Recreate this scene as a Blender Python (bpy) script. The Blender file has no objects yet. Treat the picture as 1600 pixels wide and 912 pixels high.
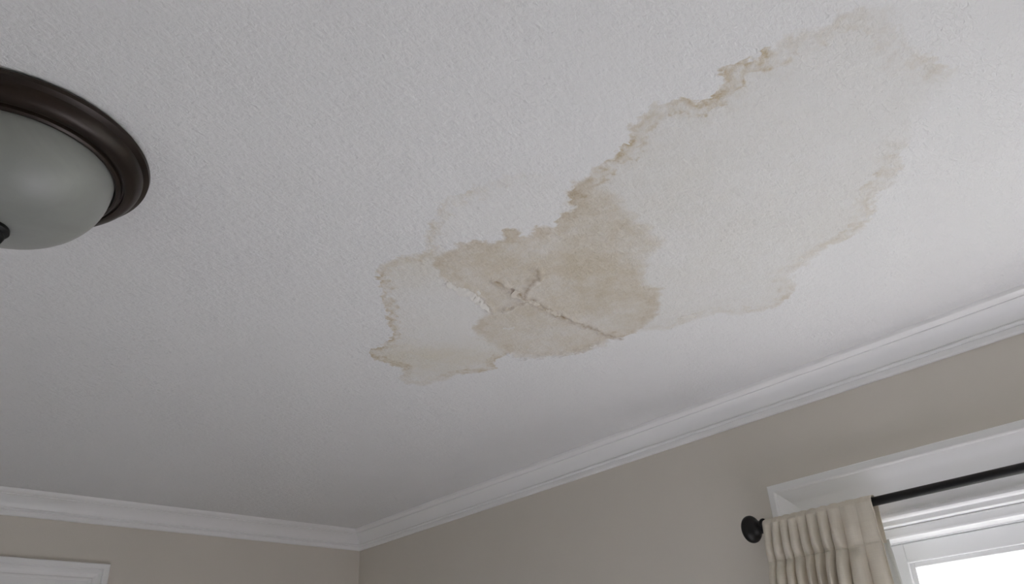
import bpy, bmesh, math, random
import numpy as np
from mathutils import Vector, Matrix, noise as mnoise

# ------------------------------------------------------------------ room dimensions (metres)
CEIL = 2.44                      # ceiling height
W, L = 4.3, 5.4                  # room: x in [-W, 0], y in [-L, 0]; the corner in view is (0, 0)
T = 0.16                         # wall thickness

scene = bpy.context.scene
col = scene.collection

# ------------------------------------------------------------------ camera
cam_d = bpy.data.cameras.new('camera')
cam_d.sensor_width = 36.0
cam_d.lens = 1247.6 / 1600 * 36.0
cam_d.clip_start = 0.02
cam = bpy.data.objects.new('camera', cam_d)
col.objects.link(cam)
yaw, pitch, roll = math.radians(42.556), math.radians(28.346), math.radians(-3.083)
fw = Vector((math.sin(yaw) * math.cos(pitch), math.cos(yaw) * math.cos(pitch), math.sin(pitch)))
rt = Vector((math.cos(yaw), -math.sin(yaw), 0))
up = rt.cross(fw)
r2 = rt * math.cos(roll) + up * math.sin(roll)
u2 = -rt * math.sin(roll) + up * math.cos(roll)
m = Matrix((r2, u2, -fw)).transposed().to_4x4()
m.translation = Vector((-2.1143, -3.4998, CEIL - 0.86))
cam.matrix_world = m
scene.camera = cam

# ------------------------------------------------------------------ sky and exposure
world = bpy.data.worlds.new('overcast_sky')
scene.world = world
world.use_nodes = True
bg = world.node_tree.nodes['Background']
bg.inputs['Color'].default_value = (0.91, 0.945, 1.0, 1)
bg.inputs['Strength'].default_value = 5.0
vs = scene.view_settings
vs.view_transform = 'Standard'
vs.look = 'None'
vs.gamma = 1.0
vs.use_curve_mapping = False
vs.exposure = -0.27
scene.cycles.max_bounces = 14
scene.cycles.diffuse_bounces = 10
scene.cycles.transparent_max_bounces = 12
scene.cycles.sample_clamp_indirect = 8.0
scene.cycles.use_denoising = True

# sun through the curtained window: its patch on the pale carpet, out of the frame, bounces up to the ceiling
sun_d = bpy.data.lights.new('sun', 'SUN'); sun_d.energy = 60.0; sun_d.angle = math.radians(0.6); sun_d.color = (0.985, 0.97, 0.995)
sun = bpy.data.objects.new('sun', sun_d); sun.rotation_euler = (0, math.radians(37), math.radians(-18)); sun.location = (6, -5, 7)
col.objects.link(sun)

# ------------------------------------------------------------------ helpers
def link(o, parent=None):
    col.objects.link(o)
    if parent is not None:
        o.parent = parent
    return o

def tag(o, label=None, cat=None, group=None, kind=None):
    if label: o['label'] = label
    if cat: o['category'] = cat
    if group: o['group'] = group
    if kind: o['kind'] = kind
    return o

def empty(name, loc=(0, 0, 0), rz=0.0):
    o = bpy.data.objects.new(name, None)
    o.empty_display_size = 0.1
    o.location = loc
    o.rotation_euler = (0, 0, rz)
    return link(o)

def mesh_obj(name, verts, faces, mat, parent=None, smooth=False, sharp_angle=None):
    me = bpy.data.meshes.new(name)
    me.from_pydata([tuple(v) for v in verts], [], faces)
    bm = bmesh.new(); bm.from_mesh(me)
    bmesh.ops.recalc_face_normals(bm, faces=bm.faces)
    for f in bm.faces: f.smooth = smooth
    if smooth and sharp_angle:
        for e in bm.edges:
            if len(e.link_faces) == 2 and e.calc_face_angle(0) > sharp_angle:
                e.smooth = False
    bm.to_mesh(me); bm.free()
    me.materials.append(mat)
    return link(bpy.data.objects.new(name, me), parent)

def box_vf(x0, x1, y0, y1, z0, z1, base=0):
    v = [(x0, y0, z0), (x1, y0, z0), (x1, y1, z0), (x0, y1, z0), (x0, y0, z1), (x1, y0, z1), (x1, y1, z1), (x0, y1, z1)]
    f = [(0, 3, 2, 1), (4, 5, 6, 7), (0, 1, 5, 4), (1, 2, 6, 5), (2, 3, 7, 6), (3, 0, 4, 7)]
    return v, [tuple(i + base for i in q) for q in f]

def boxes(name, bl, mat, parent=None, bevel=0.0):
    V, F = [], []
    for b in bl:
        v, f = box_vf(*b, base=len(V)); V += v; F += f
    o = mesh_obj(name, V, F, mat, parent)
    if bevel:
        md = o.modifiers.new('bevel', 'BEVEL'); md.width = bevel; md.segments = 2; md.limit_method = 'ANGLE'
    return o

def loft(name, rings, mat, parent=None, closed=True, caps=True, smooth=True, sharp=math.radians(35)):
    """rings: equal-length vertex loops, joined in order."""
    n = len(rings[0]); V = [p for r in rings for p in r]; F = []
    for i in range(len(rings) - 1):
        for j in range(n if closed else n - 1):
            k = (j + 1) % n
            F.append((i * n + j, i * n + k, (i + 1) * n + k, (i + 1) * n + j))
    if caps:
        F.append(tuple(range(n))); F.append(tuple((len(rings) - 1) * n + j for j in range(n)))
    return mesh_obj(name, V, F, mat, parent, smooth, sharp)

def lathe(name, prof, mat, parent=None, seg=96, axis='z', origin=(0, 0, 0), sharp=math.radians(40)):
    """prof: (radius, height) list from one end to the other; radius 0 closes the end."""
    V, F = [], []; ring = []
    for (r, h) in prof:
        if r < 1e-6:
            ring.append([len(V)]); V.append((0, 0, h))
        else:
            ring.append(list(range(len(V), len(V) + seg)))
            V += [(r * math.cos(2 * math.pi * k / seg), r * math.sin(2 * math.pi * k / seg), h) for k in range(seg)]
    for a, b in zip(ring[:-1], ring[1:]):
        for k in range(seg):
            k2 = (k + 1) % seg
            if len(a) == 1: F.append((a[0], b[k], b[k2]))
            elif len(b) == 1: F.append((a[k], a[k2], b[0]))
            else: F.append((a[k], a[k2], b[k2], b[k]))
    if axis == 'y': V = [(x, z, -y) for (x, y, z) in V]      # height runs along +y
    V = [(x + origin[0], y + origin[1], z + origin[2]) for (x, y, z) in V]
    return mesh_obj(name, V, F, mat, parent, True, sharp)

def smooth_poly(pts, n=8):
    """Catmull-Rom through the points."""
    out = []
    for i in range(len(pts) - 1):
        p0 = pts[max(i - 1, 0)]; p1 = pts[i]; p2 = pts[i + 1]; p3 = pts[min(i + 2, len(pts) - 1)]
        for k in range(n):
            t = k / n
            out.append(tuple(0.5 * (2 * b + (c - a) * t + (2 * a - 5 * b + 4 * c - d) * t * t + (3 * b - a - 3 * c + d) * t ** 3)
                             for a, b, c, d in zip(p0, p1, p2, p3)))
    out.append(tuple(pts[-1]))
    return out

# ------------------------------------------------------------------ materials
def new_mat(name):
    mt = bpy.data.materials.new(name); mt.use_nodes = True
    nt = mt.node_tree
    return mt, nt, nt.nodes['Principled BSDF']

def N(nt, typ, **kw):
    n = nt.nodes.new(typ)
    for k, v in kw.items(): setattr(n, k, v)
    return n

def math_n(nt, op, a, b=None, c=None, clamp=False):
    n = nt.nodes.new('ShaderNodeMath'); n.operation = op; n.use_clamp = clamp
    for i, v in enumerate((a, b, c)):
        if v is None: continue
        if isinstance(v, (int, float)): n.inputs[i].default_value = v
        else: nt.links.new(v, n.inputs[i])
    return n.outputs[0]

def noise_n(nt, vec, scale, detail=3.0, rough=0.55, dist=0.0):
    n = nt.nodes.new('ShaderNodeTexNoise')
    n.inputs['Scale'].default_value = scale; n.inputs['Detail'].default_value = detail
    n.inputs['Roughness'].default_value = rough; n.inputs['Distortion'].default_value = dist
    if vec is not None: nt.links.new(vec, n.inputs['Vector'])
    return n.outputs['Fac']

def mix_col(nt, fac, a, b, blend='MIX'):
    n = nt.nodes.new('ShaderNodeMix'); n.data_type = 'RGBA'; n.blend_type = blend
    fi, ai, bi = n.inputs[0], n.inputs[6], n.inputs[7]
    if isinstance(fac, (int, float)): fi.default_value = fac
    else: nt.links.new(fac, fi)
    for s, v in ((ai, a), (bi, b)):
        if isinstance(v, tuple): s.default_value = (*v, 1)
        else: nt.links.new(v, s)
    return n.outputs[2]

def paint_mat(name, color, rough, bump_scale=160.0, bump=0.0004, var=0.03, spec=0.3):
    mt, nt, p = new_mat(name)
    tc = N(nt, 'ShaderNodeNewGeometry').outputs['Position']
    nz = noise_n(nt, tc, 2.5, 3)
    dark = tuple(c * (1 - var) for c in color); lite = tuple(min(1, c * (1 + var)) for c in color)
    nt.links.new(mix_col(nt, nz, dark, lite), p.inputs['Base Color'])
    p.inputs['Roughness'].default_value = rough
    p.inputs['Specular IOR Level'].default_value = spec
    b = N(nt, 'ShaderNodeBump'); b.inputs['Distance'].default_value = bump; b.inputs['Strength'].default_value = 0.6
    nt.links.new(noise_n(nt, tc, bump_scale, 3), b.inputs['Height'])
    nt.links.new(b.outputs[0], p.inputs['Normal'])
    return mt

M_WALL = paint_mat('greige_wall_paint', (0.66, 0.62, 0.56), 0.62, 140, 0.0005)
M_TRIM = paint_mat('white_trim_paint', (0.85, 0.85, 0.85), 0.34, 60, 0.00012, 0.015, 0.5)
M_SASH = paint_mat('white_sash_paint', (0.85, 0.855, 0.86), 0.32, 60, 0.0001, 0.015, 0.5)

def metal_mat(name, col_a, col_b, rough, metallic, scale=14):
    mt, nt, p = new_mat(name)
    pos = N(nt, 'ShaderNodeNewGeometry').outputs['Position']
    nz = noise_n(nt, pos, scale, 4)
    nt.links.new(mix_col(nt, nz, col_a, col_b), p.inputs['Base Color'])
    p.inputs['Metallic'].default_value = metallic
    nt.links.new(math_n(nt, 'MULTIPLY_ADD', nz, 0.12, rough - 0.06), p.inputs['Roughness'])
    return mt
M_BRONZE = metal_mat('oil_rubbed_bronze', (0.010, 0.0075, 0.006), (0.034, 0.020, 0.013), 0.36, 0.45)
M_BLACK = metal_mat('matte_black_metal', (0.003, 0.003, 0.0035), (0.006, 0.0055, 0.0055), 0.42, 0.0)
M_BLACK.node_tree.nodes['Principled BSDF'].inputs['Specular IOR Level'].default_value = 0.3

def frosted_mat():
    mt, nt, p = new_mat('frosted_alabaster_glass')
    pos = N(nt, 'ShaderNodeNewGeometry').outputs['Position']
    nz = noise_n(nt, pos, 9, 4, 0.6, 1.2)
    nt.links.new(mix_col(nt, nz, (0.20, 0.21, 0.195), (0.31, 0.318, 0.298)), p.inputs['Base Color'])
    p.inputs['Roughness'].default_value = 0.48
    p.inputs['Specular IOR Level'].default_value = 0.45
    p.inputs['Coat Weight'].default_value = 0.4; p.inputs['Coat Roughness'].default_value = 0.34
    p.inputs['Subsurface Weight'].default_value = 0.15
    p.inputs['Subsurface Radius'].default_value = (0.02, 0.02, 0.018)
    p.inputs['Subsurface Scale'].default_value = 0.5
    return mt
M_FROST = frosted_mat()

def glass_mat():
    mt, nt, p = new_mat('clear_window_glass')
    out = nt.nodes['Material Output']
    tr = N(nt, 'ShaderNodeBsdfTransparent'); gl = N(nt, 'ShaderNodeBsdfGlossy'); gl.inputs['Roughness'].default_value = 0.02
    tr.inputs['Color'].default_value = (0.965, 0.965, 0.975, 1)
    lw = N(nt, 'ShaderNodeLayerWeight'); lw.inputs['Blend'].default_value = 0.5
    fr = math_n(nt, 'MULTIPLY_ADD', math_n(nt, 'POWER', lw.outputs['Facing'], 5.0), 0.75, 0.025)   # both faces of the pane alike
    mx = N(nt, 'ShaderNodeMixShader')
    nt.links.new(fr, mx.inputs[0]); nt.links.new(tr.outputs[0], mx.inputs[1]); nt.links.new(gl.outputs[0], mx.inputs[2])
    nt.links.new(mx.outputs[0], out.inputs['Surface'])
    nt.nodes.remove(p)
    return mt
M_GLASS = glass_mat()

def linen_mat(name, c1, c2, transl):
    mt, nt, p = new_mat(name)
    out = nt.nodes['Material Output']
    pos = N(nt, 'ShaderNodeNewGeometry').outputs['Position']
    mp = N(nt, 'ShaderNodeMapping'); mp.inputs['Scale'].default_value = (1, 1, 0.06)
    nt.links.new(pos, mp.inputs[0])
    mp2 = N(nt, 'ShaderNodeMapping'); mp2.inputs['Scale'].default_value = (0.06, 0.06, 1)
    nt.links.new(pos, mp2.inputs[0])
    a = noise_n(nt, mp.outputs[0], 420, 2); b = noise_n(nt, mp2.outputs[0], 420, 2)
    wv = math_n(nt, 'MULTIPLY_ADD', math_n(nt, 'ADD', a, b), 0.5, 0.0)
    c = mix_col(nt, wv, c1, c2)
    nt.links.new(c, p.inputs['Base Color'])
    p.inputs['Roughness'].default_value = 0.85; p.inputs['Specular IOR Level'].default_value = 0.15
    p.inputs['Sheen Weight'].default_value = 0.1
    bp = N(nt, 'ShaderNodeBump'); bp.inputs['Distance'].default_value = 0.0006; bp.inputs['Strength'].default_value = 0.5
    nt.links.new(wv, bp.inputs['Height']); nt.links.new(bp.outputs[0], p.inputs['Normal'])
    tl = N(nt, 'ShaderNodeBsdfTranslucent'); nt.links.new(c, tl.inputs['Color'])
    mx = N(nt, 'ShaderNodeMixShader'); mx.inputs[0].default_value = transl
    nt.links.new(p.outputs[0], mx.inputs[1]); nt.links.new(tl.outputs[0], mx.inputs[2])
    nt.links.new(mx.outputs[0], out.inputs['Surface'])
    return mt
M_LINEN = linen_mat('oatmeal_linen', (0.70, 0.65, 0.56), (0.86, 0.81, 0.715), 0.28)
M_LINING = linen_mat('white_lining', (0.72, 0.72, 0.70), (0.80, 0.80, 0.78), 0.35)

def floor_mat():
    mt, nt, p = new_mat('pale_grey_carpet')
    pos = N(nt, 'ShaderNodeNewGeometry').outputs['Position']
    g = noise_n(nt, pos, 220, 3)
    nt.links.new(mix_col(nt, g, (0.468, 0.464, 0.482), (0.568, 0.564, 0.584)), p.inputs['Base Color'])
    p.inputs['Roughness'].default_value = 0.95; p.inputs['Specular IOR Level'].default_value = 0.05
    bp = N(nt, 'ShaderNodeBump'); bp.inputs['Distance'].default_value = 0.004
    nt.links.new(g, bp.inputs['Height']); nt.links.new(bp.outputs[0], p.inputs['Normal'])
    return mt
M_FLOOR = floor_mat()
M_GROUND = paint_mat('lawn', (0.075, 0.08, 0.065), 0.9, 8, 0.002, 0.1)

# ------------------------------------------------------------------ the ceiling and its stains
STAIN_A = [(-1.2028, -2.6762, 0.28), (-1.2165, -2.7034, 0.39), (-1.2086, -2.7364, 0.78), (-1.221, -2.7531, 0.9), (-1.2141, -2.7748, 0.78), (-1.2195, -2.7936, 0.78), (-1.2181, -2.8194, 0.9), (-1.2285, -2.842, 1), (-1.2407, -2.8644, 0.78), (-1.252, -2.8702, 0.67), (-1.2543, -2.8988, 0.56), (-1.2609, -2.9154, 0.67), (-1.2632, -2.9387, 0.56), (-1.25, -2.9528, 0.67), (-1.2456, -2.9751, 0.78), (-1.2338, -2.9825, 0.78), (-1.2114, -2.9792, 0.9), (-1.2073, -3.0014, 1), (-1.2077, -3.0178, 1), (-1.2181, -3.0386, 0.78), (-1.2382, -3.0423, 0.78), (-1.2436, -3.0673, 1), (-1.2338, -3.0835, 0.9), (-1.2214, -3.1, 0.9), (-1.2285, -3.1191, 0.9), (-1.2098, -3.1257, 0.45), (-1.2192, -3.1521, 0.39), (-1.2147, -3.1651, 0.39), (-1.2013, -3.1821, 0.22), (-1.1925, -3.2014, 0.39), (-1.1982, -3.2226, 0.34), (-1.1871, -3.2419, 0.34), (-1.1513, -3.2675, 0.17), (-1.1149, -3.2602, 0.22), (-1.0848, -3.2525, 0.28), (-1.0497, -3.2526, 0.28), (-1.0164, -3.2639, 0.45), (-0.9734, -3.2686, 0.45), (-0.9437, -3.2709, 0.22), (-0.9322, -3.26, 0.0), (-0.9212, -3.2256, 0.0), (-0.8972, -3.1913, 0.0), (-0.8577, -3.1552, 0.06), (-0.8171, -3.1266, 0.45), (-0.7728, -3.1019, 0.45), (-0.742, -3.0735, 0.22), (-0.7416, -3.0429, 0.45), (-0.7122, -3.0202, 0.39), (-0.6673, -2.9986, 0.56), (-0.6274, -2.9461, 0.45), (-0.6186, -2.9156, 0.56), (-0.6269, -2.8776, 0.45), (-0.6182, -2.8516, 0.34), (-0.5958, -2.79, 0.28), (-0.5897, -2.7555, 0.17), (-0.5298, -2.7367, 0.34), (-0.4821, -2.6936, 0.56), (-0.4645, -2.6492, 0.45), (-0.4827, -2.6067, 0.39), (-0.5062, -2.5726, 0.34), (-0.5581, -2.5396, 0.22), (-0.5726, -2.4903, 0.28), (-0.5872, -2.4356, 0.34), (-0.5872, -2.413, 0.34), (-0.6152, -2.384, 0.22), (-0.6417, -2.3514, 0.0), (-0.7616, -2.3243, 0.0), (-0.9749, -2.4292, 0.0), (-1.1112, -2.5594, 0.0), (-1.1761, -2.6387, 0.0)]
STAIN_B = [(-1.2028, -2.6762, 0.9), (-1.1828, -2.6576, 0.9), (-1.1624, -2.6544, 0.6), (-1.1613, -2.6254, 0.8), (-1.1623, -2.5996, 0.9), (-1.1395, -2.5796, 0.7), (-1.1617, -2.5716, 0.6), (-1.1758, -2.5552, 0.7), (-1.1582, -2.5302, 0.5), (-1.1768, -2.5163, 0.6), (-1.1956, -2.5258, 0.7), (-1.2109, -2.5259, 0.8), (-1.2175, -2.5181, 0.8), (-1.1984, -2.4761, 0.6), (-1.2124, -2.4564, 0.6), (-1.2414, -2.4469, 0.7), (-1.2546, -2.4219, 0.6), (-1.2557, -2.3871, 0.5), (-1.2691, -2.3454, 0.6), (-1.2505, -2.32, 0.7), (-1.2125, -2.2938, 0.6), (-1.1985, -2.2866, 0.4), (-1.1597, -2.2795, 0.2), (-1.1203, -2.2753, 0.2), (-1.0879, -2.265, 0.1), (-1.0083, -2.2195, 0.1), (-1.0119, -2.1878, 0.5), (-0.9863, -2.124, 0.5), (-0.9266, -2.0935, 0.1), (-0.8643, -2.0753, 0), (-0.8264, -2.0722, 0.3), (-0.7946, -2.0693, 0.3), (-0.7524, -2.0887, 0.3), (-0.7001, -2.1406, 0.25), (-0.6652, -2.1853, 0.3), (-0.6651, -2.2253, 0.3), (-0.6612, -2.2765, 0.4), (-0.669, -2.2994, 0.7), (-0.6454, -2.3067, 0.8), (-0.6386, -2.3444, 0.7), (-0.6561, -2.3998, 0.5), (-0.6767, -2.4499, 0.4), (-0.7322, -2.5001, 0.5), (-0.7769, -2.5372, 0.4), (-0.8129, -2.5258, 0.15), (-0.8651, -2.5669, 0.12), (-0.9082, -2.6164, 0.15), (-0.9197, -2.6593, 0.25), (-0.928, -2.6781, 0.3), (-0.9681, -2.6726, 0.2), (-0.997, -2.6954, 0.15), (-1.0231, -2.6844, 0.15), (-1.0472, -2.7004, 0.12), (-1.0741, -2.6995, 0.12), (-1.1287, -2.7274, 0.1), (-1.1634, -2.724, 0.1), (-1.1955, -2.7269, 0.2), (-1.2142, -2.7027, 0.8)]
STAIN_C = [(-1.2534, -2.373, 0.0), (-1.2883, -2.3628, 0.57), (-1.2945, -2.3424, 0.57), (-1.3227, -2.3024, 0.57), (-1.3326, -2.2527, 0.57), (-1.3239, -2.2119, 0.92), (-1.2953, -2.1802, 1), (-1.2677, -2.1529, 0.8), (-1.258, -2.1223, 0.92), (-1.2256, -2.107, 0.92), (-1.1882, -2.0445, 0.92), (-1.1481, -2.0087, 0.92), (-1.1231, -1.9682, 1), (-1.1251, -1.9483, 1), (-1.1118, -1.925, 0.8), (-1.1246, -1.8825, 1), (-1.1076, -1.8403, 1), (-1.0458, -1.8273, 0.8), (-0.9873, -1.8256, 0.8), (-0.9577, -1.7636, 0.34), (-0.9176, -1.7395, 0.4), (-0.8733, -1.7581, 0.4), (-0.8527, -1.8186, 0.34), (-0.8502, -1.8656, 0.69), (-0.7971, -1.9244, 0.8), (-0.7824, -1.9676, 0.8), (-0.8164, -1.9973, 0.8), (-0.8227, -2.0497, 0.92), (-0.8249, -2.0833, 0.23), (-0.9072, -2.1533, 0.0), (-1.0167, -2.2461, 0.0), (-1.1475, -2.3028, 0.0)]
STAIN_D = [(-1.2889, -2.3592, 0.7), (-1.3161, -2.3881, 0.8), (-1.3519, -2.4483, 0.8), (-1.3493, -2.4696, 0.5), (-1.3753, -2.5089, 0.6), (-1.3682, -2.535, 0.6), (-1.3538, -2.5587, 0.8), (-1.3599, -2.589, 0.7), (-1.341, -2.5785, 0.5), (-1.3322, -2.637, 0.3), (-1.3123, -2.6665, 0.28), (-1.2853, -2.6896, 0.15), (-1.2288, -2.6891, 0.0), (-1.1881, -2.6562, 0), (-1.1562, -2.5786, 0), (-1.197, -2.51, 0), (-1.2359, -2.4359, 0), (-1.2472, -2.3649, 0)]
CRACKS = [[(-1.174, -2.275), (-1.164, -2.272), (-1.157, -2.276), (-1.155, -2.279), (-1.141, -2.273), (-1.141, -2.282), (-1.129, -2.272), (-1.125, -2.28), (-1.114, -2.274), (-1.104, -2.27), (-1.092, -2.264), (-1.085, -2.266), (-1.07, -2.257), (-1.064, -2.253), (-1.052, -2.247), (-1.04, -2.241), (-1.03, -2.236), (-1.021, -2.227), (-1.008, -2.22)], [(-1.098, -2.342), (-1.088, -2.342), (-1.074, -2.337), (-1.072, -2.335), (-1.059, -2.334), (-1.051, -2.339), (-1.04, -2.334), (-1.034, -2.338), (-1.026, -2.338), (-1.018, -2.332), (-1.002, -2.324), (-0.991, -2.321), (-0.984, -2.319), (-0.98, -2.322), (-0.97, -2.326), (-0.961, -2.32), (-0.952, -2.319), (-0.941, -2.314), (-0.934, -2.314), (-0.926, -2.316), (-0.92, -2.313), (-0.905, -2.312), (-0.899, -2.311), (-0.885, -2.311), (-0.871, -2.302), (-0.865, -2.305), (-0.854, -2.306), (-0.839, -2.299), (-0.839, -2.306), (-0.826, -2.301), (-0.812, -2.3), (-0.803, -2.302), (-0.794, -2.302), (-0.784, -2.302), (-0.767, -2.294), (-0.769, -2.306), (-0.751, -2.301), (-0.742, -2.297), (-0.736, -2.304), (-0.729, -2.305), (-0.707, -2.297), (-0.698, -2.297), (-0.687, -2.303), (-0.677, -2.298), (-0.672, -2.299), (-0.657, -2.297), (-0.652, -2.3), (-0.644, -2.303)], [(-0.994, -2.32), (-1.002, -2.331), (-1.007, -2.338), (-1.017, -2.356), (-1.025, -2.371), (-1.025, -2.374), (-1.025, -2.382), (-1.036, -2.399), (-1.03, -2.405), (-1.037, -2.413), (-1.054, -2.431), (-1.06, -2.433)], [(-0.973, -2.324), (-0.974, -2.322), (-0.978, -2.313), (-0.983, -2.309), (-0.98, -2.298), (-0.988, -2.299), (-0.988, -2.285), (-0.991, -2.278), (-0.985, -2.258), (-0.991, -2.263), (-0.986, -2.247), (-0.993, -2.243)], [(-0.811, -2.061), (-0.797, -2.06), (-0.792, -2.066), (-0.777, -2.06), (-0.775, -2.074), (-0.761, -2.06), (-0.767, -2.077), (-0.756, -2.078), (-0.749, -2.084), (-0.745, -2.085), (-0.732, -2.085), (-0.739, -2.102), (-0.726, -2.095), (-0.734, -2.115), (-0.722, -2.112), (-0.719, -2.124), (-0.709, -2.122), (-0.71, -2.13), (-0.695, -2.13), (-0.698, -2.14), (-0.695, -2.148), (-0.696, -2.155), (-0.688, -2.158), (-0.681, -2.167), (-0.673, -2.165), (-0.672, -2.17), (-0.675, -2.178), (-0.679, -2.198), (-0.667, -2.191), (-0.673, -2.207), (-0.669, -2.213), (-0.662, -2.218), (-0.667, -2.228), (-0.657, -2.23), (-0.657, -2.241), (-0.663, -2.256), (-0.654, -2.256), (-0.654, -2.267)]]

def seg_field(P, pts, closed=True):
    """distance of the points P (n,2) to a polyline and the interpolated weight at the nearest spot"""
    pts = np.asarray(pts, float)
    n = len(pts); best = np.full(len(P), 9e9); wt = np.zeros(len(P))
    for i in range(n if closed else n - 1):
        a = pts[i]; b = pts[(i + 1) % n]
        ab = b[:2] - a[:2]; den = max(ab @ ab, 1e-12)
        t = np.clip(((P - a[:2]) @ ab) / den, 0, 1)
        d = np.hypot(*(P - a[:2] - t[:, None] * ab).T)
        mk = d < best
        best[mk] = d[mk]
        if pts.shape[1] > 2: wt[mk] = (a[2] + (b[2] - a[2]) * t)[mk]
    return best, wt

def inside(P, pts):
    pts = np.asarray(pts, float); c = np.zeros(len(P), bool); n = len(pts)
    for i in range(n):
        x0, y0 = pts[i, :2]; x1, y1 = pts[(i + 1) % n, :2]
        if y0 == y1: continue
        hit = (y0 > P[:, 1]) != (y1 > P[:, 1])
        c ^= hit & (P[:, 0] < (x1 - x0) * (P[:, 1] - y0) / (y1 - y0) + x0)
    return c

def blob(P, cx, cy, r):
    return np.exp(-(((P[:, 0] - cx) ** 2 + (P[:, 1] - cy) ** 2) / (r * r)))

def ceiling_mat():
    mt, nt, p = new_mat('textured_ceiling_paint')
    pos = N(nt, 'ShaderNodeNewGeometry').outputs['Position']
    def attr(nm):
        return N(nt, 'ShaderNodeAttribute', attribute_name=nm).outputs['Fac']
    n_fine = noise_n(nt, pos, 120, 4, 0.6)
    n_mid = noise_n(nt, pos, 34, 4, 0.6)
    n_big = noise_n(nt, pos, 7, 4, 0.55)
    n_scal = noise_n(nt, pos, 46, 2, 0.5, 0.6)
    jag = math_n(nt, 'ADD', math_n(nt, 'MULTIPLY_ADD', n_fine, 0.020, -0.010), math_n(nt, 'MULTIPLY_ADD', n_mid, 0.026, -0.013))
    jag = math_n(nt, 'ADD', jag, math_n(nt, 'MULTIPLY_ADD', n_scal, 0.036, -0.018))
    base = mix_col(nt, n_big, (0.735, 0.735, 0.735), (0.765, 0.765, 0.765))
    def layer(c, k, fill_col, edge_col, width, edge_gain):
        d = math_n(nt, 'ADD', attr('dist_' + k), jag)
        w = attr('edge_' + k)
        soft = math_n(nt, 'MULTIPLY_ADD', math_n(nt, 'SUBTRACT', 1.0, w, clamp=True), 0.014, 0.0016)
        mask = math_n(nt, 'MULTIPLY_ADD', math_n(nt, 'DIVIDE', d, soft), -0.5, 0.5, clamp=True)
        blot = math_n(nt, 'MULTIPLY_ADD', math_n(nt, 'ADD', math_n(nt, 'MULTIPLY', n_big, 1.6), math_n(nt, 'ADD', n_mid, math_n(nt, 'MULTIPLY', n_fine, 0.5))), 1.3, -1.45, clamp=True)
        f = math_n(nt, 'MULTIPLY', math_n(nt, 'MULTIPLY', mask, attr('fill_' + k)), math_n(nt, 'MULTIPLY_ADD', blot, 0.75, 0.55), clamp=True)
        c = mix_col(nt, f, c, mix_col(nt, 1.0, c, fill_col, 'MULTIPLY'))
        inw = math_n(nt, 'MAXIMUM', math_n(nt, 'MULTIPLY', d, -1.0 / width), 0.0)
        e = math_n(nt, 'EXPONENT', math_n(nt, 'MULTIPLY', inw, -1.0))
        ring = math_n(nt, 'SUBTRACT', inw, 1.5)                      # an older, fainter tide line further in
        ring = math_n(nt, 'EXPONENT', math_n(nt, 'MULTIPLY', math_n(nt, 'MULTIPLY', ring, ring), -4.0))
        e = math_n(nt, 'MAXIMUM', e, math_n(nt, 'MULTIPLY', ring, math_n(nt, 'MULTIPLY_ADD', n_scal, 2.6, -0.95, clamp=True)))
        brk = math_n(nt, 'MULTIPLY_ADD', n_mid, 3.4, -1.0, clamp=True)
        e = math_n(nt, 'MULTIPLY', math_n(nt, 'MULTIPLY', e, mask), math_n(nt, 'MULTIPLY', math_n(nt, 'MULTIPLY', w, edge_gain), brk), clamp=True)
        return mix_col(nt, e, c, mix_col(nt, 1.0, c, edge_col, 'MULTIPLY'))
    c = layer(base, 'a', (0.90, 0.885, 0.845), (0.72, 0.615, 0.45), 0.016, 1.5)
    c = layer(c, 'd', (0.98, 0.97, 0.94), (0.78, 0.70, 0.56), 0.012, 1.1)
    c = layer(c, 'c', (0.89, 0.845, 0.74), (0.74, 0.64, 0.49), 0.012, 1.4)
    c = layer(c, 'b', (0.80, 0.725, 0.60), (0.74, 0.65, 0.53), 0.012, 1.0)
    # brown seepage along the cracks
    cd = math_n(nt, 'ADD', attr('crack'), math_n(nt, 'MULTIPLY_ADD', n_fine, 0.010, -0.005))
    cf = math_n(nt, 'EXPONENT', math_n(nt, 'MULTIPLY', math_n(nt, 'MAXIMUM', cd, 0.0), -1.0 / 0.0050))
    cf = math_n(nt, 'MULTIPLY', math_n(nt, 'MULTIPLY', cf, attr('crack_amount')), math_n(nt, 'MULTIPLY_ADD', n_mid, 2.2, -0.45, clamp=True), clamp=True)
    c = mix_col(nt, cf, c, mix_col(nt, 1.0, c, (0.50, 0.40, 0.29), 'MULTIPLY'))
    nt.links.new(c, p.inputs['Base Color'])
    p.inputs['Roughness'].default_value = 0.8
    p.inputs['Specular IOR Level'].default_value = 0.2
    # roller and brush relief
    mp = N(nt, 'ShaderNodeMapping'); mp.inputs['Rotation'].default_value = (0, 0, math.radians(62)); mp.inputs['Scale'].default_value = (0.62, 1.0, 1.0)
    nt.links.new(pos, mp.inputs[0])
    h1 = noise_n(nt, mp.outputs[0], 150, 4, 0.6, 0.6)
    h2 = noise_n(nt, mp.outputs[0], 52, 3, 0.55, 0.4)
    patch = math_n(nt, 'MULTIPLY_ADD', noise_n(nt, pos, 2.3, 2), 1.3, -0.1, clamp=True)
    h = math_n(nt, 'ADD', math_n(nt, 'MULTIPLY', h1, 0.6), math_n(nt, 'MULTIPLY', h2, math_n(nt, 'MULTIPLY_ADD', patch, 0.9, 0.25)))
    b = N(nt, 'ShaderNodeBump'); b.inputs['Strength'].default_value = 0.75; b.inputs['Distance'].default_value = 0.0065
    nt.links.new(h, b.inputs['Height']); nt.links.new(b.outputs[0], p.inputs['Normal'])
    return mt
M_CEIL = ceiling_mat()

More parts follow.
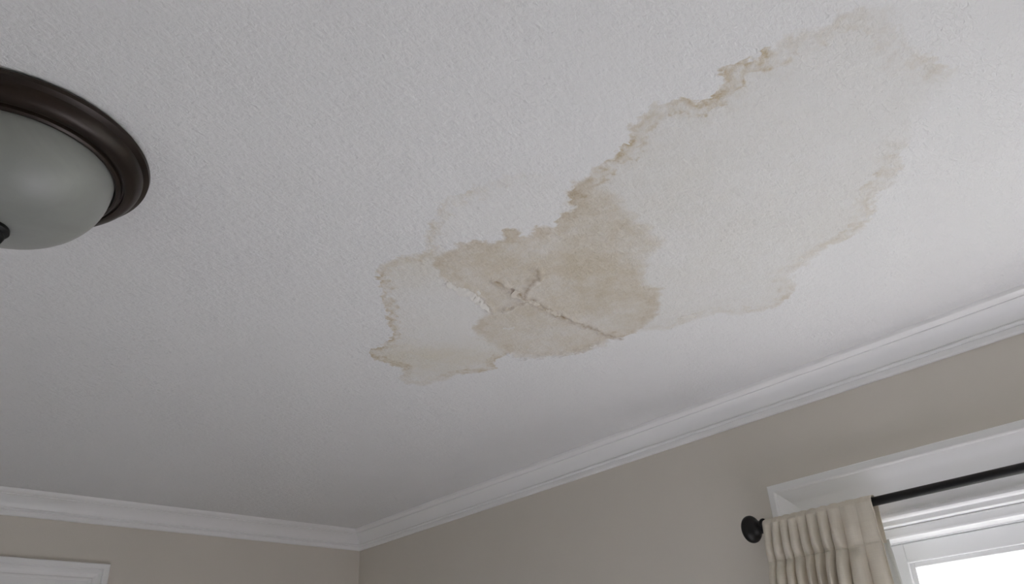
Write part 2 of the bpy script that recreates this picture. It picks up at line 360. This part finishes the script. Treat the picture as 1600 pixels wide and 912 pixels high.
def build_ceiling():
    step = 0.004
    fx = np.arange(-1.43, -0.41, step); fy = np.arange(-3.33, -1.68, step)
    xs = np.concatenate([np.linspace(-W - T, fx[0], 9)[:-1], fx, np.linspace(fx[-1], T, 7)[1:]])
    ys = np.concatenate([np.linspace(-L - T, fy[0], 8)[:-1], fy, np.linspace(fy[-1], T, 8)[1:]])
    nx, ny = len(xs), len(ys)
    X, Y = np.meshgrid(xs, ys)                      # index = j * nx + i
    P = np.c_[X.ravel(), Y.ravel()]
    A = {}
    for k, poly in (('a', STAIN_A), ('b', STAIN_B), ('c', STAIN_C), ('d', STAIN_D)):
        d, w = seg_field(P, poly)
        A['dist_' + k] = np.where(inside(P, poly), -d, d); A['edge_' + k] = w
    A['fill_a'] = 0.60 + 0.25 * blob(P, -1.10, -2.76, 0.22) - 0.25 * blob(P, -0.95, -3.2, 0.25)
    A['fill_b'] = 0.62 + 0.30 * blob(P, -1.17, -2.40, 0.14) + 0.22 * blob(P, -0.92, -2.43, 0.18) + 0.10 * blob(P, -0.83, -2.21, 0.14)
    A['fill_c'] = 0.22 + 0.55 * blob(P, -0.945, -1.908, 0.12) + 0.5 * blob(P, -1.058, -1.865, 0.10) + 0.5 * blob(P, -1.29, -2.285, 0.09) + 0.35 * blob(P, -0.846, -2.0, 0.08)
    A['fill_d'] = 0.25 * np.ones(len(P))
    cd = np.full(len(P), 9.0); ca = np.zeros(len(P))
    for q, (line, amt) in enumerate(zip(CRACKS, (0.22, 1.0, 1.0, 0.65, 0.25))):
        d, _ = seg_field(P, line, closed=False)
        mk = d < cd; cd[mk] = d[mk]; ca[mk] = amt
    A['crack'] = cd; A['crack_amount'] = ca
    # blistered plaster lips hang a little below the plane along the cracks
    Z = np.full(len(P), CEIL)
    for i in np.where(cd < 0.03)[0]:
        x, y = P[i]
        n1 = mnoise.noise(Vector((x * 60, y * 60, 0.3))); n2 = mnoise.noise(Vector((x * 150, y * 150, 4.1)))
        lip = math.exp(-((cd[i] - 0.006) / 0.006) ** 2) * max(0.0, 0.55 + 0.9 * n1 + 0.5 * n2)
        Z[i] -= 0.0055 * lip
    for (x, y, r, h) in ((-1.012, -2.318, 0.020, 0.005), (-1.150, -2.272, 0.012, 0.003), (-0.922, -2.183, 0.012, 0.003)):
        Z -= h * blob(P, x, y, r)
    idx = np.arange(nx * ny).reshape(ny, nx)
    q = np.stack([idx[:-1, :-1], idx[1:, :-1], idx[1:, 1:], idx[:-1, 1:]], -1).reshape(-1, 4)   # normals face down
    cen = {k: A['dist_' + k][q].mean(1) for k in 'abcd'}
    part = np.zeros(len(q), int)
    part[cen['a'] < 0.004] = 1
    part[(cen['c'] < 0.004) | (cen['d'] < 0.004)] = 3
    part[cen['b'] < 0.003] = 2
    V = np.c_[P, Z]
    def make(name, fsel, parent=None):
        used = np.unique(fsel); remap = np.full(len(V), -1); remap[used] = np.arange(len(used))
        me = bpy.data.meshes.new(name)
        me.vertices.add(len(used)); me.vertices.foreach_set('co', V[used].ravel().astype(np.float32))
        fl = remap[fsel]
        me.loops.add(fl.size); me.loops.foreach_set('vertex_index', fl.ravel().astype(np.int32))
        me.polygons.add(len(fl)); me.polygons.foreach_set('loop_start', (np.arange(len(fl)) * 4).astype(np.int32))
        me.update(calc_edges=True); me.validate()
        for k, a in A.items():
            at = me.attributes.new(k, 'FLOAT', 'POINT'); at.data.foreach_set('value', a[used].astype(np.float32))
        me.polygons.foreach_set('use_smooth', np.ones(len(fl), bool))
        me.materials.append(M_CEIL)
        me.update()
        return link(bpy.data.objects.new(name, me), parent)
    ce = make('ceiling', q[part == 0])
    tag(ce, 'white textured ceiling with brown water stains', 'ceiling', kind='structure')
    tag(make('water_stain', q[part == 1], ce), 'large pale beige water stain with a brown scalloped rim')
    tag(make('water_stain', q[part == 2], ce), 'darkest tan water stain in the middle with cracked plaster')
    tag(make('water_stain', q[part == 3], ce), 'faint ring-edged water stain nearest the room corner')
    return ce
ceiling = build_ceiling()
boxes('ceiling_backing', [(-W - T, T, -L - T, T, CEIL + 0.02, CEIL + 0.06)], M_TRIM, ceiling)

# loose chips of paint along the cracks
rnd = random.Random(4)
def paint_flake(x, y, ln, wd, ang, curl, mat):
    """a chip of lifted paint: ragged outline, one long edge hanging loose"""
    ca, sa = math.cos(ang), math.sin(ang)
    n = 11; V = []; bend = rnd.uniform(-0.25, 0.25)
    for i in range(n):
        t = i / (n - 1) - 0.5
        env = (1 - abs(2 * t) ** 2.2) * 0.5 + 0.05
        e0 = -wd * env * rnd.uniform(0.55, 1.2); e1 = wd * env * rnd.uniform(0.45, 1.25)
        for s, off in ((0, e0), (0.5, (e0 + e1) / 2), (1, e1)):
            a = t * ln; o_ = off + bend * ln * (0.25 - t * t)
            hang = 0.0012 + curl * (s ** 1.6) * rnd.uniform(0.5, 1.1)
            V.append((x + a * ca - o_ * sa, y + a * sa + o_ * ca, CEIL - hang))
    m_ = len(V)
    V += [(vx, vy, vz + 0.0011) for (vx, vy, vz) in V]
    F = []
    for i in range(n - 1):
        p0, p1 = 3 * i, 3 * i + 3
        for k in (0, 1):
            F += [(p0 + k, p0 + k + 1, p1 + k + 1, p1 + k), (m_ + p0 + k, m_ + p1 + k, m_ + p1 + k + 1, m_ + p0 + k + 1)]
        F += [(p0, p1, m_ + p1, m_ + p0), (p0 + 2, m_ + p0 + 2, m_ + p1 + 2, p1 + 2)]
    F += [(0, m_, m_ + 1, 1), (1, m_ + 1, m_ + 2, 2), (m_ - 3, m_ - 2, 2 * m_ - 2, 2 * m_ - 3), (m_ - 2, m_ - 1, 2 * m_ - 1, 2 * m_ - 2)]
    return mesh_obj('paint_flake', V, F, mat, ceiling, True, math.radians(50))
M_FLAKE = paint_mat('peeling_white_paint', (0.70, 0.685, 0.65), 0.7, 120, 0.0006)
M_FLAKE_STAINED = paint_mat('stained_peeling_paint', (0.62, 0.575, 0.50), 0.7, 120, 0.0006)
for (x, y, ln, wd, ang, curl, w) in (
        (-1.157, -2.276, 0.052, 0.018, -0.05, 0.010, 1), (-1.128, -2.271, 0.050, 0.030, 0.05, 0.012, 1), (-1.102, -2.268, 0.044, 0.024, 0.2, 0.010, 1),
        (-1.078, -2.258, 0.040, 0.020, 0.5, 0.009, 1), (-1.050, -2.245, 0.050, 0.017, 0.5, 0.007, 1), (-1.028, -2.231, 0.030, 0.010, 0.6, 0.004, 1),
        (-0.922, -2.183, 0.030, 0.011, -0.75, 0.004, 1), (-1.026, -2.334, 0.040, 0.026, 0.5, 0.007, 0), (-0.995, -2.322, 0.034, 0.013, 0.1, 0.005, 0),
        (-0.960, -2.318, 0.030, 0.010, -0.1, 0.004, 0), (-0.8836, -2.3094, 0.034, 0.012, 0.05, 0.005, 0), (-0.905, -2.310, 0.022, 0.010, 0.1, 0.004, 0),
        (-0.6015, -2.487, 0.036, 0.007, -0.7, 0.004, 1), (-0.741, -2.0915, 0.046, 0.006, -0.75, 0.003, 1), (-0.785, -2.067, 0.022, 0.007, -0.75, 0.003, 1),
        (-0.6599, -2.2388, 0.046, 0.007, -0.85, 0.004, 1), (-0.690, -2.150, 0.034, 0.006, -0.75, 0.003, 1)):
    paint_flake(x, y, ln, wd, ang, curl, M_FLAKE if w else M_FLAKE_STAINED)

# ------------------------------------------------------------------ walls, floor
# window in the right wall (local X runs along -y): opening y -2.435 .. -3.815
WIN_Y0, WIN_Y1, WIN_Z0, WIN_Z1 = -2.423, -4.317, 0.60, CEIL - 0.446
SW_Y0, SW_Y1 = -3.65, -1.85            # window in the wall opposite, out of the frame
DOOR_X0, DOOR_X1, DOOR_Z = -2.06, -1.244, CEIL - 0.346
def wall_hole_x(name, x0, x1, ya, yb, hy0, hy1, hz0, hz1, mat):       # wall in a plane x = const
    lo, hi = min(hy0, hy1), max(hy0, hy1)
    return boxes(name, [(x0, x1, ya, lo, 0, CEIL), (x0, x1, hi, yb, 0, CEIL), (x0, x1, lo, hi, 0, hz0), (x0, x1, lo, hi, hz1, CEIL)], mat)
wr = wall_hole_x('wall_right', 0, T, -L - T, T, WIN_Y0, WIN_Y1, WIN_Z0, WIN_Z1, M_WALL)
tag(wr, 'greige painted wall with the curtained window', 'wall', kind='structure')
wl = boxes('wall_left', [(-W - T, DOOR_X0, 0, T, 0, CEIL), (DOOR_X1, 0, 0, T, 0, CEIL), (DOOR_X0, DOOR_X1, 0, T, DOOR_Z, CEIL)], M_WALL)
tag(wl, 'greige painted wall above the white cased opening', 'wall', kind='structure')
wb = boxes('wall_back', [(-W - T, 0, -L - T, -L, 0, CEIL)], M_WALL)
tag(wb, 'plain greige wall behind the viewer', 'wall', kind='structure')
ws = wall_hole_x('wall_far_side', -W - T, -W, -L, 0, SW_Y0, SW_Y1, WIN_Z0, WIN_Z1, M_WALL)
tag(ws, 'greige wall opposite the curtained window, with a second window', 'wall', kind='structure')
fl = boxes('floor', [(-W - T, T, -L - T, T, -0.1, 0)], M_FLOOR)
tag(fl, 'pale grey carpeted floor', 'floor', kind='structure')
gr = boxes('outdoor_ground', [(-40, 40, -40, 40, -0.7, -0.6)], M_GROUND)
tag(gr, 'green lawn outside the windows', 'ground', kind='structure')

# ------------------------------------------------------------------ crown moulding: (projection, drop) from the wall up to the ceiling
CROWN = [(0.0, 0.0862), (0.0095, 0.0862), (0.0120, 0.0830), (0.0120, 0.0700), (0.0105, 0.0685), (0.0150, 0.0672), (0.0185, 0.0640), (0.0185, 0.0610), (0.0150, 0.0585), (0.0165, 0.0570)]
CROWN += smooth_poly([(0.0170, 0.0560), (0.0235, 0.0430), (0.0340, 0.0305), (0.0480, 0.0215), (0.0545, 0.0195)], 5)
CROWN += [(0.0545, 0.0165), (0.0600, 0.0155), (0.0660, 0.0135), (0.0715, 0.0090), (0.0738, 0.0035), (0.0740, 0.0)]
def crown_run(name, p0, p1, nrm, label):
    d = (Vector(p1) - Vector(p0)).normalized(); nrm = Vector(nrm)
    rings = []
    for P, s in ((Vector(p0), 1), (Vector(p1), -1)):
        ring = [P + nrm * a + d * (a * s) + Vector((0, 0, CEIL - b)) for a, b in CROWN] + [P + Vector((0, 0, CEIL))]
        rings.append(ring)
    o = loft(name, rings, M_TRIM, None, True, True, True, math.radians(28))
    return tag(o, label, 'crown moulding', kind='structure')
crown_run('trim_1', (-W, 0, 0), (0, 0, 0), (0, -1, 0), 'white crown moulding along the wall with the white cased opening')
crown_run('trim_2', (0, 0, 0), (0, -L, 0), (-1, 0, 0), 'white crown moulding above the curtained window')
crown_run('trim_3', (0, -L, 0), (-W, -L, 0), (0, 1, 0), 'white crown moulding behind the viewer')
crown_run('trim_4', (-W, -L, 0), (-W, 0, 0), (1, 0, 0), 'white crown moulding opposite the curtained window')
for nm, b, lb in (('baseboard_right', (-0.016, 0, -L, 0, 0, 0.13), 'white baseboard under the curtained window'),
                  ('baseboard_left', (DOOR_X1 + 0.11, -0.016, -0.016, 0, 0, 0.13), 'white baseboard between the door and the corner'),
                  ('baseboard_far_side', (-W, -W + 0.016, -L, 0, 0, 0.13), 'white baseboard opposite the curtained window'),
                  ('baseboard_back', (-W + 0.016, -0.016, -L, -L + 0.016, 0, 0.13), 'white baseboard behind the viewer')):
    tag(boxes(nm, [b], M_TRIM, None, 0.004), lb, 'baseboard', kind='structure')

# ------------------------------------------------------------------ cased openings (local X along the wall, local -Y into the room, Z up)
CASING_W = [(0.0, 0.0), (0.0, 0.032), (0.003, 0.035), (0.019, 0.035), (0.0215, 0.033), (0.0235, 0.0265), (0.0255, 0.0255)]
CASING_W += smooth_poly([(0.0265, 0.0250), (0.040, 0.0190), (0.054, 0.0125), (0.070, 0.0095), (0.084, 0.0090)], 5)
CASING_W += [(0.136, 0.0090), (0.138, 0.0105), (0.1405, 0.0160), (0.144, 0.0180), (0.149, 0.0175), (0.153, 0.0140), (0.155, 0.0)]
CASING_D = [(0.0, 0.0), (0.0, 0.022), (0.003, 0.025), (0.021, 0.025), (0.024, 0.022), (0.0245, 0.016), (0.036, 0.0155)]
CASING_D += smooth_poly([(0.037, 0.0150), (0.044, 0.0105), (0.053, 0.0095)], 4)
CASING_D += [(0.056, 0.0125), (0.062, 0.0130), (0.066, 0.0105), (0.092, 0.0105), (0.096, 0.0130), (0.106, 0.0130), (0.110, 0.0100), (0.110, 0.0)]
def casing_piece(name, prof, P0, P1, inn, m0, m1, parent):
    """P0->P1 is the outer edge; inn points to the opening; m0/m1 = 1 mitre, 0 square cut"""
    P0, P1, inn = Vector(P0), Vector(P1), Vector(inn); d = (P1 - P0).normalized()
    rings = []
    for P, s, mt in ((P0, 1, m0), (P1, -1, m1)):
        rings.append([P + inn * s_ + d * (s * s_ * mt) + Vector((0, -t, 0)) for s_, t in prof])
    return loft(name, rings, M_TRIM, parent, True, True, True, math.radians(25))

def sash(name, x0, x1, z0, z1, y0, y1, parent):
    """frame of four members with stepped glazing bead, glass in the middle"""
    s = 0.086; q = 0.048; g = 0.012
    bl = [(x0, x0 + s, y0, y1, z0, z1), (x1 - s, x1, y0, y1, z0, z1), (x0 + s, x1 - s, y0, y1, z1 - q, z1), (x0 + s, x1 - s, y0, y1, z0, z0 + q)]
    o = boxes(name, bl, M_SASH, parent, 0.002)
    ym = (y0 + y1) / 2
    b2 = [(x0 + s, x0 + s + g, y0 + 0.010, y1 - 0.004, z0 + q, z1 - q), (x1 - s - g, x1 - s, y0 + 0.010, y1 - 0.004, z0 + q, z1 - q),
          (x0 + s + g, x1 - s - g, y0 + 0.010, y1 - 0.004, z1 - q - g, z1 - q), (x0 + s + g, x1 - s - g, y0 + 0.010, y1 - 0.004, z0 + q, z0 + q + g)]
    boxes('glazing_bead', b2, M_SASH, o, 0.0015)
    boxes('pane', [(x0 + s + g - 0.002, x1 - s - g + 0.002, ym - 0.002, ym + 0.002, z0 + q + g - 0.002, z1 - q - g + 0.002)], M_GLASS, o)
    return o

def make_window(name, origin, rz, wid, z0, z1, label):
    """origin: the opening's first corner on the wall face (floor level)"""
    r = empty(name, origin, rz); tag(r, label, 'window', kind='structure')
    rv = -0.004                      # the casing laps the jamb edge
    c = 0.155; o = rv + c
    casing_piece('head_casing', CASING_W, (-o, 0, z1 + o), (wid + o, 0, z1 + o), (0, 0, -1), 1, 1, r)
    casing_piece('side_casing', CASING_W, (-o, 0, z0 - 0.02), (-o, 0, z1 + o), (1, 0, 0), 0, 1, r)
    casing_piece('side_casing', CASING_W, (wid + o, 0, z0 - 0.02), (wid + o, 0, z1 + o), (-1, 0, 0), 0, 1, r)
    boxes('window_sill', [(-o - 0.02, wid + o + 0.02, -0.06, 0.09, z0 - 0.045, z0 - 0.018)], M_TRIM, r, 0.006)
    boxes('apron', [(-o, wid + o, -0.018, 0, z0 - 0.14, z0 - 0.045)], M_TRIM, r, 0.004)
    j = 0.016                                           # jamb boards line the opening
    boxes('head_jamb', [(-0.0, wid, 0.0, T, z1 - j, z1)], M_SASH, r, 0.002)
    boxes('side_jamb', [(0, j, 0.0, T, z0, z1 - j)], M_SASH, r, 0.002)
    boxes('side_jamb', [(wid - j, wid, 0.0, T, z0, z1 - j)], M_SASH, r, 0.002)
    st = 0.028
    boxes('head_stop', [(j, wid - j, 0.028, 0.092, z1 - j - st, z1 - j)], M_SASH, r, 0.006)
    boxes('side_stop', [(j, j + st, 0.028, 0.092, z0, z1 - j - st)], M_SASH, r, 0.006)
    boxes('side_stop', [(wid - j - st, wid - j, 0.028, 0.092, z0, z1 - j - st)], M_SASH, r, 0.006)
    a = j + st + 0.004; zm = (z0 + z1) / 2
    boxes('parting_strip', [(j, wid - j, 0.092, T, z1 - j - 0.030, z1 - j)], M_SASH, r)
    boxes('parting_strip', [(j, a, 0.092, T, z0, z1 - j - 0.030)], M_SASH, r)
    boxes('parting_strip', [(wid - a, wid - j, 0.092, T, z0, z1 - j - 0.030)], M_SASH, r)
    sash('upper_sash', a, wid - a, zm - 0.02, z1 - a - 0.0, 0.096, 0.128, r)
    sash('lower_sash', a, wid - a, z0, zm - 0.0205, 0.096, 0.128, r)
    return r

win1 = make_window('window_1', (0, WIN_Y0, 0), math.radians(-90), WIN_Y0 - WIN_Y1, WIN_Z0, WIN_Z1, 'white cased double hung window behind the linen curtain')
win2 = make_window('window_2', (-W, SW_Y0, 0), math.radians(90), SW_Y1 - SW_Y0, WIN_Z0, WIN_Z1, 'white cased window in the wall opposite the curtain')

# door on the left: only the casing's upper corner shows in the photograph
dr = empty('door_1', (DOOR_X0, 0, 0)); tag(dr, 'white cased door on the wall below the left crown moulding', 'door', kind='structure')
dw = DOOR_X1 - DOOR_X0
casing_piece('head_casing', CASING_D, (-0.11, 0, DOOR_Z + 0.11), (dw + 0.11, 0, DOOR_Z + 0.11), (0, 0, -1), 1, 1, dr)
casing_piece('side_casing', CASING_D, (-0.11, 0, 0), (-0.11, 0, DOOR_Z + 0.11), (1, 0, 0), 0, 1, dr)
casing_piece('side_casing', CASING_D, (dw + 0.11, 0, 0), (dw + 0.11, 0, DOOR_Z + 0.11), (-1, 0, 0), 0, 1, dr)
boxes('head_jamb', [(0, dw, 0, T, DOOR_Z - 0.018, DOOR_Z)], M_TRIM, dr)
boxes('side_jamb', [(0, 0.018, 0, T, 0, DOOR_Z - 0.018)], M_TRIM, dr)
boxes('side_jamb', [(dw - 0.018, dw, 0, T, 0, DOOR_Z - 0.018)], M_TRIM, dr)
dx0, dx1, dz1 = 0.021, dw - 0.021, DOOR_Z - 0.021
zs = [0.01, 0.22, 0.95, 1.07, dz1 - 0.12, dz1]
leaf = boxes('door_leaf', [(dx0, dx0 + 0.11, 0.03, 0.07, zs[0], dz1), (dx1 - 0.11, dx1, 0.03, 0.07, zs[0], dz1),
                           (dx0 + 0.11, dx1 - 0.11, 0.03, 0.07, zs[0], zs[1]), (dx0 + 0.11, dx1 - 0.11, 0.03, 0.07, zs[2], zs[3]), (dx0 + 0.11, dx1 - 0.11, 0.03, 0.07, zs[4], dz1)], M_TRIM, dr, 0.003)
boxes('door_panel', [(dx0 + 0.11, dx1 - 0.11, 0.042, 0.058, zs[1], zs[2])], M_TRIM, leaf)
boxes('door_panel', [(dx0 + 0.11, dx1 - 0.11, 0.042, 0.058, zs[3], zs[4])], M_TRIM, leaf)
lathe('door_knob', [(0, 0.03), (0.028, 0.03), (0.028, 0.024), (0.011, 0.020), (0.011, 0.0), (0.024, -0.012), (0.029, -0.026), (0.022, -0.040), (0, -0.044)], M_BRONZE, leaf, 32, 'y', (dx0 + 0.055, 0, 1.0))

# ------------------------------------------------------------------ flush ceiling light
LX, LY = -2.0150, -2.2085
lamp = empty('ceiling_light', (LX, LY, CEIL))
tag(lamp, 'round flush ceiling light, dark bronze rim and frosted glass bowl', 'ceiling light')
RO = 0.2065; RG = 0.154
rim = [(RO - 0.014, 0.0005), (RO - 0.004, -0.0005), (RO, -0.006), (RO - 0.001, -0.012), (RO - 0.006, -0.0150), (RO - 0.0085, -0.0160)]
rim += smooth_poly([(RO - 0.0095, -0.0165), (RO - 0.0125, -0.0250), (RO - 0.0200, -0.0335), (RO - 0.0300, -0.0375), (RO - 0.0355, -0.0375)], 5)
rim += [(RO - 0.0370, -0.0345), (RO - 0.0395, -0.0345), (RO - 0.0410, -0.0395), (RO - 0.0445, -0.0420), (RO - 0.0480, -0.0415), (RO - 0.0500, -0.0385), (RO - 0.0500, -0.030), (RO - 0.055, -0.022), (0.08, -0.018), (0, -0.018)]
lathe('rim', rim, M_BRONZE, lamp, 160, sharp=math.radians(30))
DB = 0.148
dome = [(RG + 0.001, -0.030), (RG + 0.001, -0.038)]
for k in range(1, 25):
    t = k / 24 * math.pi / 2
    dome.append((max(RG * math.cos(t) ** 0.8, 0.0), -0.038 - (DB - 0.038) * math.sin(t)))
dome[-1] = (0.0, -DB)
lathe('glass_bowl', dome, M_FROST, lamp, 128, sharp=math.radians(60))
fin = lathe('finial', [(0, -DB + 0.004), (0.0225, -DB + 0.004), (0.0270, -DB - 0.001), (0.0275, -DB - 0.006), (0.0240, -DB - 0.010), (0.0215, -DB - 0.011), (0.0225, -DB - 0.015), (0.0200, -DB - 0.021), (0.0120, -DB - 0.026), (0, -DB - 0.0275)], M_BLACK, lamp, 64)

# ------------------------------------------------------------------ curtain rod with knob finial
RX, RZ = -0.078, CEIL - 0.411; RR = 0.0112
rod = empty('curtain_rod', (RX, -2.25, RZ))
tag(rod, 'black metal curtain rod with a round knob end over the window', 'curtain rod')
lathe('rod', [(0, -0.012), (RR, -0.012), (RR, -2.30), (0, -2.30)], M_BLACK, rod, 40, 'y')
fp = [(0, -0.006), (0.0200, -0.006), (0.0222, -0.003), (0.0218, 0.001), (0.0188, 0.004)]
fp += smooth_poly([(0.0178, 0.007), (0.0182, 0.013), (0.0225, 0.020), (0.0300, 0.026), (0.0365, 0.034), (0.0375, 0.043), (0.0335, 0.051), (0.0240, 0.057), (0.0120, 0.0595)], 6) + [(0, 0.060)]
lathe('finial', fp, M_BLACK, rod, 64, 'y', (0, -0.016, 0))
lathe('finial', [(r, -h) for r, h in fp], M_BLACK, rod, 64, 'y', (0, -2.310, 0))
for yb in (-0.055, -2.235):
    b = boxes('bracket', [(0.062, 0.0665, yb - 0.012, yb + 0.012, -0.10, -0.012), (0.010, 0.063, yb - 0.006, yb + 0.006, -0.022, -0.012)], M_BLACK, rod, 0.0015)
    lathe('rod_cradle', [(RR + 0.0001, -0.007), (RR + 0.0012, -0.007), (RR + 0.0012, 0.007), (RR + 0.0001, 0.007), (RR + 0.0001, -0.007)], M_BLACK, b, 32, 'y', (0, yb, 0))

# ------------------------------------------------------------------ rod-pocket linen curtain
def build_curtain():
    root = empty('curtain', (RX, -2.43, 0.03)); tag(root, 'gathered oatmeal linen curtain panel hanging on the black rod', 'curtain')
    YA, YB = -2.272, -2.590
    nu, nv = 300, 120
    # irregular folds: phase grows unevenly along the width, the last stretch is nearly flat
    folds = [0.0, 0.085, 0.175, 0.255, 0.335, 0.42, 0.51, 0.605, 0.71, 0.86, 1.0]
    def phase(u):
        for i in range(len(folds) - 1):
            if u <= folds[i + 1]:
                return i + (u - folds[i]) / (folds[i + 1] - folds[i])
        return len(folds) - 1.0
    amp = [0.7, 1.0, 0.9, 1.1, 0.8, 1.1, 1.2, 1.25, 1.0, 0.45, 0.4]
    def ampl(ph):
        i = min(int(ph), len(amp) - 2); t = ph - i
        return amp[i] * (1 - t) + amp[i + 1] * t
    topz = RZ + RR + 0.0045
    seam = RZ - 0.100
    def pt(u, v):
        """v 0..0.12 back flap from the seam up, 0.12..0.2 over the rod, 0.2..1 down the front"""
        ph = phase(u); A = ampl(ph); w = math.cos(2 * math.pi * ph)
        w2 = math.sin(2 * math.pi * (ph * 1.0 + 0.15)) ; w3 = mnoise.noise(Vector((u * 9, v * 3, 1.7)))
        ruff = 0.0030 * A * (abs(math.sin(math.pi * ph)) - 0.6) + 0.0016 * mnoise.noise(Vector((u * 40, 0.0, 5.0)))
        rr = RR + 0.0055
        if v < 0.12:
            t = v / 0.12
            z = seam + (RZ - seam) * t
            x = RX + rr * (0.55 + 0.45 * t) + ruff * 0.8
        elif v < 0.2:
            t = (v - 0.12) / 0.08 * math.pi
            x = RX + (rr + ruff * 0.6) * math.cos(t); z = RZ + (rr + ruff) * math.sin(t)
        else:
            t = (v - 0.2) / 0.8
            tt = t ** 2.1
            z = RZ + (0.04 - RZ) * tt
            dz = RZ - z
            # fullness: small at the rod, pinched at the seam, deep below
            near = math.exp(-((dz - 0.100) / 0.022) ** 2)
            grow = 0.0080 + 0.0400 * (1 - math.exp(-max(dz, 0) / 0.12))
            depth = grow * (1 - 0.50 * near)
            ridge = abs(math.sin(math.pi * (ph + 0.12 * math.sin(dz * 9 + u * 7)))) ** 0.75
            x = RX - rr - ruff * math.exp(-dz / 0.02) - depth * A * ridge + 0.006 * (1 - math.exp(-dz / 0.05)) + 0.004 * w3 * min(1, dz / 0.1)
            x = min(x, RX - RR * math.exp(-dz / 0.05) - 0.0012)
        dz = max(0.0, RZ - z)
        y = YA + (YB - YA) * u
        k = min(1.0, dz / 0.25)
        y += 0.006 * A * w2 * (k if v > 0.2 else 0.0)
        y += (0.030 * (0.35 - u)) * min(dz, 0.7) * (1.0 if v > 0.2 else 0.4)
        return (x, y, z)
    def grid(name, u0, u1, vlist, mat, off=0.0, nU=nu):
        V, F = [], []
        for j, v in enumerate(vlist):
            for i in range(nU + 1):
                p_ = pt(u0 + (u1 - u0) * i / nU, v)
                V.append((p_[0] + off - RX, p_[1] + 2.43, p_[2] - 0.03))
        for j in range(len(vlist) - 1):
            for i in range(nU):
                a = j * (nU + 1) + i
                F.append((a, a + 1, a + nU + 2, a + nU + 1))
        o = mesh_obj(name, V, F, mat, root, True)
        sd = o.modifiers.new('thickness', 'SOLIDIFY'); sd.thickness = 0.0012; sd.offset = 0
        return o
    vl = [0.12 * i / 8 for i in range(8)] + [0.12 + 0.08 * i / 12 for i in range(12)] + [0.2 + 0.8 * i / nv for i in range(nv + 1)]
    grid('panel', 0, 1, vl, M_LINEN)
    # stitched line of the rod pocket
    vs_ = []
    for k in range(2):
        dzt = 0.0985 + 0.0025 * k
        vs_.append(0.2 + 0.8 * (dzt / (RZ - 0.04)) ** (1 / 2.1))
    grid('pocket_seam', 0.001, 0.999, vs_, M_LINEN, -0.0009)
    # pale lining that shows at the window-side edge
    lv = [0.2 + 0.8 * i / 60 for i in range(14, 61)]
    V, F = [], []
    for j, v in enumerate(lv):
        for i in range(41):
            u = 0.55 + 0.47 * i / 40
            p_ = pt(min(u, 1.0), v); z = p_[2]; dz = RZ - z
            V.append((0.004 + 0.010 * min(1, dz / 0.2) + 0.004 * math.sin(i * 0.9), p_[1] + 2.43 - max(0, u - 1.0) * (0.35 + 0.6 * min(dz, 0.5)), z - 0.03))
    for j in range(len(lv) - 1):
        for i in range(40):
            a = j * 41 + i; F.append((a, a + 1, a + 42, a + 41))
    o = mesh_obj('lining', V, F, M_LINING, root, True)
    sd = o.modifiers.new('thickness', 'SOLIDIFY'); sd.thickness = 0.0008; sd.offset = 0
build_curtain()
